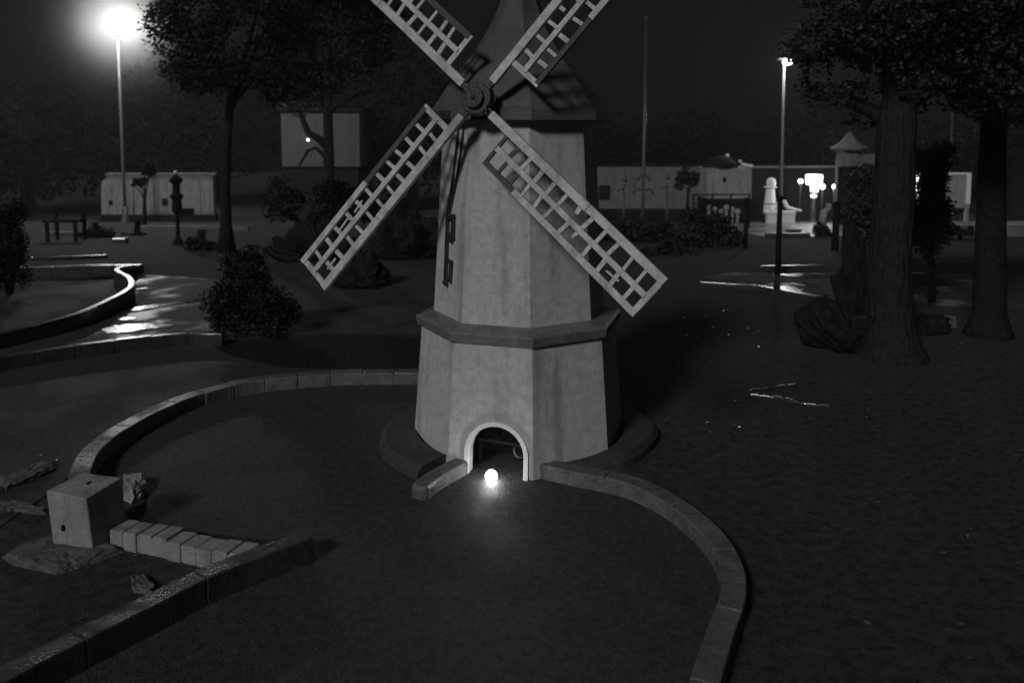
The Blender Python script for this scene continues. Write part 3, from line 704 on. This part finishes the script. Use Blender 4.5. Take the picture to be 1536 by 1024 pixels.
m = MB(); wall_box(m, 893, 1056, 313, 338, d + .02, .3); m.build('wall_base', M['dark'], t)
m = MB(); wall_box(m, 898, 915, 278, 300, d - .015, .05); m.build('window', M['dark'], t)
m = MB(); wall_box(m, 890, 1058, 247, 249.5, d - .03, .32); m.build('coping', M['dark'], t)
# hanging lantern posts in front of that wall
for u, va, lab in ((1001, 255, 'slim lantern post with curled arm before the grey wall'), (936, 258, 'slim lantern post half hidden by the windmill sail before the grey wall')):
    d = 25.0; b = B(u, d); t = thing('lantern_post', b, lab, 'lantern post', 'slim lantern posts')
    tp = P(u, va + 28, d); m = MB(); m.tube([b, b + V(0, 0, .2), V(b.x, d, tp.z)], [.05, .035, .03], 8)
    m.tube([V(b.x, d, tp.z), V(b.x - .1, d, tp.z + .06), V(b.x - .2, d, tp.z - .02)], .025, 6); m.build('post', M['iron'], t, smooth=True)
    q = P(u, va, d); m = MB(); m.lathe(V(b.x, d, q.z - .30), [(.0, 0), (.08, 0), (.09, .02), (.05, .12), (.02, .2), (.0, .3)], 12); h = m.build('lantern_hood', M['iron'], t, smooth=True)
    m = MB(); m.tube([V(b.x, d, tp.z), V(b.x, d, q.z - .3)], .018, 6); m.build('stem', M['iron'], t)
    m = MB(); m.ball(V(b.x, d - .02, q.z - .31), .05, 10, (1.1, 1, .5)); m.build('bulb', M['chalk'], t, smooth=True)
# domed hut
d = 25.5; b = B(1094, d); t = thing('domed_hut', b, 'small white hut with a dark domed roof and a round hole', 'hut')
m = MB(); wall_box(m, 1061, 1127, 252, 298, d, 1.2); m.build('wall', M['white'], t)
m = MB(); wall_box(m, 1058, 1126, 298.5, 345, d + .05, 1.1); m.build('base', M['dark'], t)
c = P(1086, 251, d); m = MB(); m.lathe(V(c.x, d + .45, c.z), [(.52, -.03), (.54, .0), (.48, .12), (.36, .24), (.2, .31), (0, .34)], 24); rf = m.build('roof', M['dark'], t, smooth=True)
m = MB(); q = P(1093, 232, d + .3); m.ball(V(q.x, d + .45, c.z + .34), .06, 10); m.build('finial', M['chalk'], rf, smooth=True)
m = MB(); m.bar(P(1112, 246, d - .06), P(1129, 249, d - .06), .05, .08); m.ball(P(1110, 242, d - .05), .05, 10); m.build('roof_corner', M['chalk'], rf, smooth=False)
m = MB(); m.ball(P(1087, 270, d), .06, 12, (1, .3, 1.5)); m.build('hole', M['dark'], t, smooth=True)
# row of painted stones before the hut
for i, u in enumerate((1064, 1073, 1082, 1090, 1099, 1107)):
    d = 25.0; b = B(u, d); q = P(u, 312 + (i % 3) * 3, d); m = MB(); m.ball(V(b.x, d, q.z), .085, 12, (1, .8, 1.2), .06)
    m.tube([b, V(b.x, d, q.z - .05)], [.06, .04], 8)
    tag(m.build('bollard', M['white'], base=b, smooth=True), 'round topped white bollard, ' + ['leftmost', 'second from the left', 'third from the left', 'third from the right', 'second from the right', 'rightmost'][i] + ' of the row before the hut', 'bollard', 'white bollards before the hut')
# lit courtyard objects
d = 26.2; b = B(1155, d); t = thing('lighthouse_model', b, 'bright white model lighthouse with domed top in the lit courtyard', 'model lighthouse')
zb = P(1154, 319, d).z
m = MB(); m.lathe(V(b.x, d, zb), [(.20, 0), (.19, .26), (.18, .27), (.13, .74), (.12, .78)], 16); m.build('tower', M['chalk'], t, smooth=False)
m = MB(); m.lathe(V(b.x, d, zb), [(.185, .265), (.195, .27), (.195, .29), (.18, .295)], 16); m.build('band', M['dark'], t)
m = MB(); m.ball(V(b.x + .02, d, zb + .92), .17, 14, (.9, 1, 1.05)); m.lathe(V(b.x, d, zb), [(.2, .78), (.22, .80), (.12, .84)], 16); m.build('dome', M['chalk'], t, smooth=True)
m = MB(); m.lathe(b, [(.26, 0), (.26, zb - b.z)], 12); m.build('pedestal', M['dark'], t)
d = 25.2; b = B(1180, d); m = MB(); q = P(1180, 318, d); wall_box(m, 1150, 1194, 317.5, 322, d, .3); wall_box(m, 1152, 1192, 322, 345, d + .03, .24)
tag(m.build('low_ledge', M['chalk'], base=b), 'low white ledge in front of the model lighthouse', 'ledge')
d = 25.6; b = B(1172, d); q = P(1172, 308, d); m = MB()
m.tube([V(b.x - .1, d, b.z), V(b.x - .12, d, q.z - .1), V(b.x - .08, d, q.z + .08), V(b.x, d, q.z + .14), V(b.x + .1, d, q.z + .1), V(b.x + .18, d, q.z - .06), V(b.x + .45, d, q.z - .14), V(b.x + .62, d, q.z - .17)], [.09, .07, .06, .06, .06, .06, .05, .03], 8)
tag(m.build('arched_ornament', M['chalk'], base=b, smooth=True), 'white arched ornament with a long tail right of the model lighthouse', 'ornament')
d = 26.4; b = B(1220, d); t = thing('mushroom_lantern', b, 'glowing white mushroom shaped lantern in the lit courtyard', 'lantern')
zt = P(0, 262, d).z; zc = P(0, 277, d).z; zs = P(0, 288, d).z; zl = P(0, 297, d).z
m = MB(); m.lathe(V(b.x, d, 0), [(.14, zc - .02), (.24, zc), (.27, zt - .06), (.25, zt), (.0, zt + .02)], 18); m.build('cap', M['lantern'], t, smooth=True)
m = MB(); m.lathe(V(b.x + .02, d, 0), [(.12, zs), (.13, zc - .02)], 14); m.build('stalk', M['lantern'], t, smooth=True)
m = MB(); m.ball(V(b.x, d, zl + .06), .08, 12, (1.3, 1, .8)); m.build('lower_glass', M['lantern'], t, smooth=True)
m = MB(); m.lathe(b, [(.12, 0), (.08, .1), (.05, zl - b.z)], 12); m.build('post', M['iron'], t)
for u, v, d, lab, r in ((1200, 272, 26.0, 'small bright globe lamp left of the mushroom lantern', .07), (1233, 280, 26.0, 'small bright globe lamp touching the right of the mushroom lantern', .08), (1250.5, 280, 25.6, 'small globe lamp standing farthest right in the lit courtyard', .06)):
    b = B(u, d); q = P(u, v, d); t = thing('globe_lamp', b, lab, 'globe lamp', 'courtyard globe lamps')
    m = MB(); m.tube([b, V(b.x, d, q.z)], .02, 8); m.build('post', M['iron'], t)
    m = MB(); m.ball(V(b.x, d, q.z), r, 14); m.build('globe', M['small'], t, smooth=True)
d = 28.5; b = B(1190, d); t = thing('courtyard_wall', b, 'dark wall with a pale coping behind the lit courtyard', 'wall')
m = MB(); wall_box(m, 1130, 1262, 252, 345, d, .3); m.build('wall_panel', M['dark'], t)
m = MB(); wall_box(m, 1128, 1264, 249.5, 252, d - .03, .36); m.build('coping', M['grey'], t)
d = 23.0; b = B(1243, d); q = P(1240, 316, d); m = MB()
m.tube([V(b.x - .16, d, b.z + .02), V(b.x - .1, d, q.z - .02), V(b.x + .02, d, q.z + .06), V(b.x + .05, d, q.z + .17), V(b.x - .03, d, q.z + .18), V(b.x - .05, d, q.z + .1)], [.12, .10, .06, .04, .04, .03], 8)
tag(m.build('swan_ornament', M['white'], base=b, smooth=True), 'small curled swan necked ornament below the globe lamps', 'ornament')
d = 24.0; b = B(1272, d); t = thing('pavilion', b, 'little pavilion with a pale flared roof beside the pale trunk', 'pavilion')
m = MB(); wall_box(m, 1264, 1284, 226, 345, d, .5); wall_box(m, 1284, 1312, 232, 345, d + .05, .4); m.build('wall', M['grey'], t)
m = MB(); c = P(1280, 222, d); m.lathe(V(c.x, d + .3, c.z), [(.50, -.06), (.52, 0), (.30, .12), (.18, .25), (.06, .42), (0, .46)], 8, .3); m.build('roof', M['grey'], t)
m = MB(); wall_box(m, 1258, 1316, 250, 344, d - .06, .04); m.build('screen', M['dark'], t)
d = 26.0; b = B(1375, d); t = thing('white_column', b, 'white column with a flat cap and a shaft made to glow behind the black bush', 'column')
m = MB(); x = P(1375, 280, d).x; z0 = P(0, 304, d).z; z1 = P(0, 262, d).z
m.lathe(V(x, d, 0), [(.12, b.z), (.12, z0), (.15, z0 + .2), (.10, (z0 + z1) / 2), (.14, z1 - .12), (.11, z1)], 14); m.build('shaft', M['lantern'], t, smooth=True)  # light on the column put in as its own glow
m = MB(); wall_box(m, 1362, 1389, 258, 261.5, d - .15, .4); m.build('cap', M['white'], t)
d = 25.0; b = B(1438, d); t = thing('white_panel', b, 'pale upright panel with bright frame behind the bush', 'panel')
m = MB(); wall_box(m, 1421, 1455, 262, 312, d, .08); wall_box(m, 1425, 1429, 312, 345, d, .06); wall_box(m, 1448, 1452, 312, 345, d, .06); m.build('board', M['white'], t)
m = MB(); wall_box(m, 1451.5, 1455, 259, 306, d - .03, .03); wall_box(m, 1424, 1451, 259, 262, d - .03, .03); m.build('frame', M['chalk'], t)
# bench in front of a low pale wall
d = 17.0; b = B(1447, d); t = thing('low_wall', b, 'low pale wall with a paler top behind the dark table', 'wall')
m = MB(); wall_box(m, 1424, 1640, 339, 374, d, .3); m.build('wall_panel', M['grey'], t); m = MB(); wall_box(m, 1422, 1642, 335, 338.7, d - .03, .4); m.build('coping', M['white'], t)  # coping in a paler colour than the wall
d = 15.5; b = B(1442, d); t = thing('garden_table', b, 'dark garden table on one leg before the low pale wall', 'table')
m = MB(); wall_box(m, 1430, 1462, 346, 354, d - .2, .5); m.build('tabletop', M['rail'], t)
m = MB(); wall_box(m, 1437.5, 1441, 354, 398, d, .04); m.build('leg', M['rail'], t)
m = MB(); wall_box(m, 1434, 1440, 338, 346, d, .06); m.build('jar', M['rail'], t); m = MB(); wall_box(m, 1454, 1461, 340, 346, d, .06); m.build('jar', M['rail'], t)
# gable far right
d = 30.0; b = B(1545, d); t = thing('gabled_house', b, 'house with a pale gable and dark roof at the far right', 'house')
m = MB(); g = [P(1511, 345, d), P(1640, 345, d), P(1640, 205, d), P(1524, 196, d), P(1512, 238, d)]
m.add(g + [p + V(0, 3, 0) for p in g], [(0, 1, 2, 3, 4), (9, 8, 7, 6, 5)] + [(i, 5 + i, 5 + (i + 1) % 5, (i + 1) % 5) for i in range(5)]); m.build('wall', M['house'], t)
m = MB(); g = [P(1508, 243, d - .1), P(1548, 200, d - .1), P(1640, 190, d - .1), P(1640, 330, d - .1), P(1508, 330, d - .1)]
m.add(g + [p + V(0, -.4, 0) for p in g], [(0, 1, 2, 3, 4), (9, 8, 7, 6, 5)] + [(i, 5 + i, 5 + (i + 1) % 5, (i + 1) % 5) for i in range(5)]); m.build('roof', M['dark'], t)
# distant bulbs seen through the leaves
b = B(1423, 27); t = thing('street_lamp', b, 'far off street lamp, a pin prick among the leaves of the right hand trees', 'street lamp', 'street lamps')
q = P(1423, 84, 5.3)
q = P(1423, 84, 27); m = MB(); m.tube([b, V(b.x, 27, q.z)], .04, 8); m.build('pole', M['iron'], t); m = MB(); m.ball(V(q.x, 27, q.z), .07, 10); m.build('globe', M['small'], t, smooth=True)

# ------------------------------------------------------------------ posts, totem, bench, rocks
for u, va, vb, d, lab, w in ((1120, 300, 372, 13.0, 'black post in front of the domed hut', .032), (1170, 298, 425, 9.2, 'taller black post standing at the edge of the wet path', .030), (1255, 308, 380, 12.5, 'thick black post left of the pale trunk', .05)):
    b = B(u, d); m = MB(); tp = P(u, va, d)
    m.tube([b + V(0, 0, -.02), V(b.x, d, tp.z)], [w * 1.1, w * .9], 10); m.ball(V(b.x, d, tp.z), w * 1.3, 10)
    tag(m.build('post', M['rail'], base=b, smooth=True), lab, 'post', 'black posts')
d = 14.0; b = B(265, d); t = thing('lantern_post', b, 'dark ornate lantern post with stacked collars before the white wall', 'lantern post')
zz = lambda v: P(0, v, d).z - b.z
m = MB(); m.lathe(b, [(.10, 0), (.08, .06), (.035, .12), (.03, zz(322)), (.07, zz(318)), (.085, zz(314)), (.07, zz(300)), (.10, zz(297)), (.11, zz(293)), (.06, zz(290)), (.06, zz(276)), (.10, zz(273)), (.11, zz(269)), (.05, zz(265)), (.03, zz(262))], 14); m.build('shaft', M['rail'], t, smooth=False)
m = MB(); m.ball(b + V(0, 0, zz(258.5)), .035, 12); m.build('finial', M['chalk'], t, smooth=True)
m = MB(); m.box(b + V(.15, 0, zz(318)), (.24, .05, .12)); m.build('plaque', M['rail'], t)
d = 15.0; b = B(95, d); t = thing('park_bench', b, 'dark park bench on the far lawn left of the street lamp', 'bench')
m = MB(); m.box(b + V(0, 0, .38), (.62, .34, .04)); m.build('seat', M['rail'], t)
m = MB(); m.box(b + V(0, .2, .56), (.62, .03, .10)); m.build('backrest', M['rail'], t)
for sx in (-.25, .25):
    m = MB(); m.box(b + V(sx, -.12, .18), (.05, .05, .36)); m.build('leg', M['rail'], t); m = MB(); m.box(b + V(sx, .2, .255), (.05, .05, .51)); m.build('leg', M['rail'], t)
from mathutils import noise as MN
def rock(b, r, sq, seed, label, mat='stone', name='boulder'):
    m = MB(); m.ball(b + V(0, 0, r * sq[2] * .55), r, 48, sq); so_ = Vector((seed * 7.3, seed * 3.1, seed * 1.7))
    for v in m.v:
        dd = v - b; u_ = Vector((dd.x / r, dd.y / r, dd.z / r))
        k2 = 1 + .55 * MN.noise(u_ * 1.1 + so_) + .30 * abs(MN.noise(u_ * 2.6 + so_)) - .16 * abs(MN.noise(u_ * 6 + so_)) + .06 * MN.noise(u_ * 14 + so_)
        v.x = b.x + dd.x * k2; v.y = b.y + dd.y * k2; v.z = b.z + max(-.02, dd.z * k2)
    return tag(m.build(name, M[mat], base=b, smooth=False), label, 'boulder')
rock(B(545, 8.6), .24, (1.3, 1, .75), 1, 'dark boulder behind the tip of the lower left sail')
rock(B(470, 10.4), .34, (1.5, 1, .8), 2, 'wide dark boulder behind the rounded shrub')
rock(B(610, 10.8), .36, (1.3, 1, 1.0), 3, 'tall dark boulder between the lower left sail and the tower')
rock(G(1262, 520), .24, (1.1, .9, .75), 4, 'dark glistening boulder at the foot of the pale trunk')
rock(G(1285, 470) , .20, (.8, .8, 1.9), 5, 'upright grey stone left of the pale trunk')
rock(G(1385, 498), .14, (1.6, .8, .5), 6, 'small low boulder between the two right hand trunks')
b = G(1478 - 55, 492); m = MB(); m.box(b + V(0, 0, .05), (.11, .08, .10), Matrix.Rotation(.3, 3, 'Z'), .8)
tag(m.build('marker_stone', M['grey'], base=b, bevel=.01), 'small pale marker stone between the two right hand trunks', 'stone')
# far lane edges
for pts, lab in (([(10, 382), (90, 379), (160, 373)], 'low grey kerb crossing the far lawn on the left'),
                 ([(1140, 398.5), (1180, 398), (1235, 397)], 'wet kerb gleaming at the far edge of the right hand path'),
                 ([(1050, 421), (1130, 427), (1200, 439), (1300, 455)], 'dark kerb on the near edge of the right hand path')):
    kerb('low_kerb', lab, pts, .045, .09, M['darkkerb'], brick=.3, jit=.001)
def far_kerb(u0, u1, d, lab, w=.14, skew=0.0, mat='darkkerb'):
    a, b = B(u0, d), B(u1, d + skew)
    m = MB(); m.bar(a + V(0, 0, .04), b + V(0, 0, .04), w, .10); tag(m.build('low_kerb', M[mat], base=a, bevel=.01), lab, 'kerb')
far_kerb(1150, 1216, 16.5, 'short gleaming kerb in front of the lit courtyard')
far_kerb(1180, 1202, 18.5, 'tiny gleaming kerb nearest the lit courtyard')
far_kerb(200, 330, 21, 'long pale kerb before the white wall', mat='kerb')
far_kerb(345, 372, 20, 'short pale kerb right of the big tree trunk', mat='kerb')
far_kerb(60, 150, 17, 'far kerb behind the park bench', mat='kerb', skew=.4)
far_kerb(168, 188, 14.5, 'short bright kerb on the lawn below the street lamp')

# ------------------------------------------------------------------ night air and added lamp halo
m = MB(); m.box((0, 24, 5.0), (116, 66, 17.0))
haze = m.build('haze', M['chalk']); haze['kind'] = 'stuff'; haze['label'] = 'thin damp night air over the whole park'; haze['category'] = 'haze'
hm = bpy.data.materials.new('night_air'); hm.use_nodes = True; nt = hm.node_tree
for n_ in list(nt.nodes): nt.nodes.remove(n_)
o_ = nt.nodes.new('ShaderNodeOutputMaterial'); pv = nt.nodes.new('ShaderNodeVolumePrincipled')
pv.inputs['Color'].default_value = (.95, .96, .95, 1); pv.inputs['Density'].default_value = 0.0013; pv.inputs['Anisotropy'].default_value = 0.0
nt.links.new(pv.outputs['Volume'], o_.inputs['Volume'])
haze.data.materials.clear(); haze.data.materials.append(hm)

lp = P(187, 38, 26.0); m = MB(); m.ball(lp, 3.4, 32); halo = m.build('halo', M['chalk'], base=lp); halo['kind'] = 'stuff'  # added volume ball, shaped to give the globe its halo
halo['label'] = 'added volume that makes the halo round the bright globe of the tall street lamp'; halo['category'] = 'halo'
mm = bpy.data.materials.new('halo_volume'); mm.use_nodes = True; nt = mm.node_tree
for n_ in list(nt.nodes): nt.nodes.remove(n_)
o_ = nt.nodes.new('ShaderNodeOutputMaterial'); pv = nt.nodes.new('ShaderNodeVolumePrincipled')
pv.inputs['Color'].default_value = (.95, .96, .95, 1); pv.inputs['Anisotropy'].default_value = 0.0
tc = nt.nodes.new('ShaderNodeTexCoord'); ln = nt.nodes.new('ShaderNodeVectorMath'); ln.operation = 'LENGTH'
nt.links.new(tc.outputs['Object'], ln.inputs[0])
def mth(op, a, b):
    n_ = nt.nodes.new('ShaderNodeMath'); n_.operation = op
    for i_, x_ in enumerate((a, b)):
        if isinstance(x_, (int, float)): n_.inputs[i_].default_value = x_
        else: nt.links.new(x_, n_.inputs[i_])
    return n_.outputs[0]
r2 = mth('MAXIMUM', mth('POWER', ln.outputs['Value'], 2.0), 0.1)
edge = mth('MAXIMUM', mth('SUBTRACT', 1.0, mth('DIVIDE', ln.outputs['Value'], 3.3)), 0.0)
nt.links.new(mth('MULTIPLY', mth('DIVIDE', 0.16, r2), mth('MULTIPLY', edge, edge)), pv.inputs['Density'])
nt.links.new(pv.outputs['Volume'], o_.inputs['Volume']); mm.cycles.volume_step_rate = 0.2
halo.data.materials.clear(); halo.data.materials.append(mm)

# ------------------------------------------------------------------ light, world, camera
SUN_AZ, SUN_EL = radians(29), radians(31)         # stands in for unseen lamps behind the camera, low and to the left
sd = bpy.data.lights.new('unseen_lamps', 'SUN'); sd.energy = 1.05; sd.angle = radians(9.0); sd.color = (1, .995, .98)
so = bpy.data.objects.new('unseen_lamps', sd); COL.objects.link(so)
to = Vector((-sin(SUN_AZ) * cos(SUN_EL), -cos(SUN_AZ) * cos(SUN_EL), sin(SUN_EL)))
so.rotation_euler = to.to_track_quat('Z', 'Y').to_euler(); so.location = to * 20
w = bpy.data.worlds.new('World'); S.world = w; w.use_nodes = True
bg = w.node_tree.nodes['Background']; bg.inputs['Color'].default_value = (.92, 1.0, .98, 1); bg.inputs['Strength'].default_value = 0.0018
cd = bpy.data.cameras.new('camera'); co = bpy.data.objects.new('camera', cd); COL.objects.link(co); S.camera = co
co.location = (0, 0, H); co.rotation_euler = (pi / 2 - PITCH, 0, 0)
cd.sensor_width = 36; cd.lens = 36 * FPX / 1536; cd.shift_y = -(512 - V0) / 1536
cd.dof.use_dof = True; cd.dof.focus_distance = 3.9; cd.dof.aperture_fstop = 2.8
cd.clip_start = .05; cd.clip_end = 400
S.view_settings.view_transform = 'Standard'; S.view_settings.look = 'None'; S.view_settings.exposure = 0; S.view_settings.gamma = 1
S.render.engine = 'CYCLES'
S.cycles.use_denoising = True; S.cycles.denoiser = 'OPENIMAGEDENOISE'
S.cycles.sample_clamp_direct = 12.0
S.cycles.volume_bounces = 0; S.cycles.max_bounces = 6; S.cycles.sample_clamp_indirect = 2.0
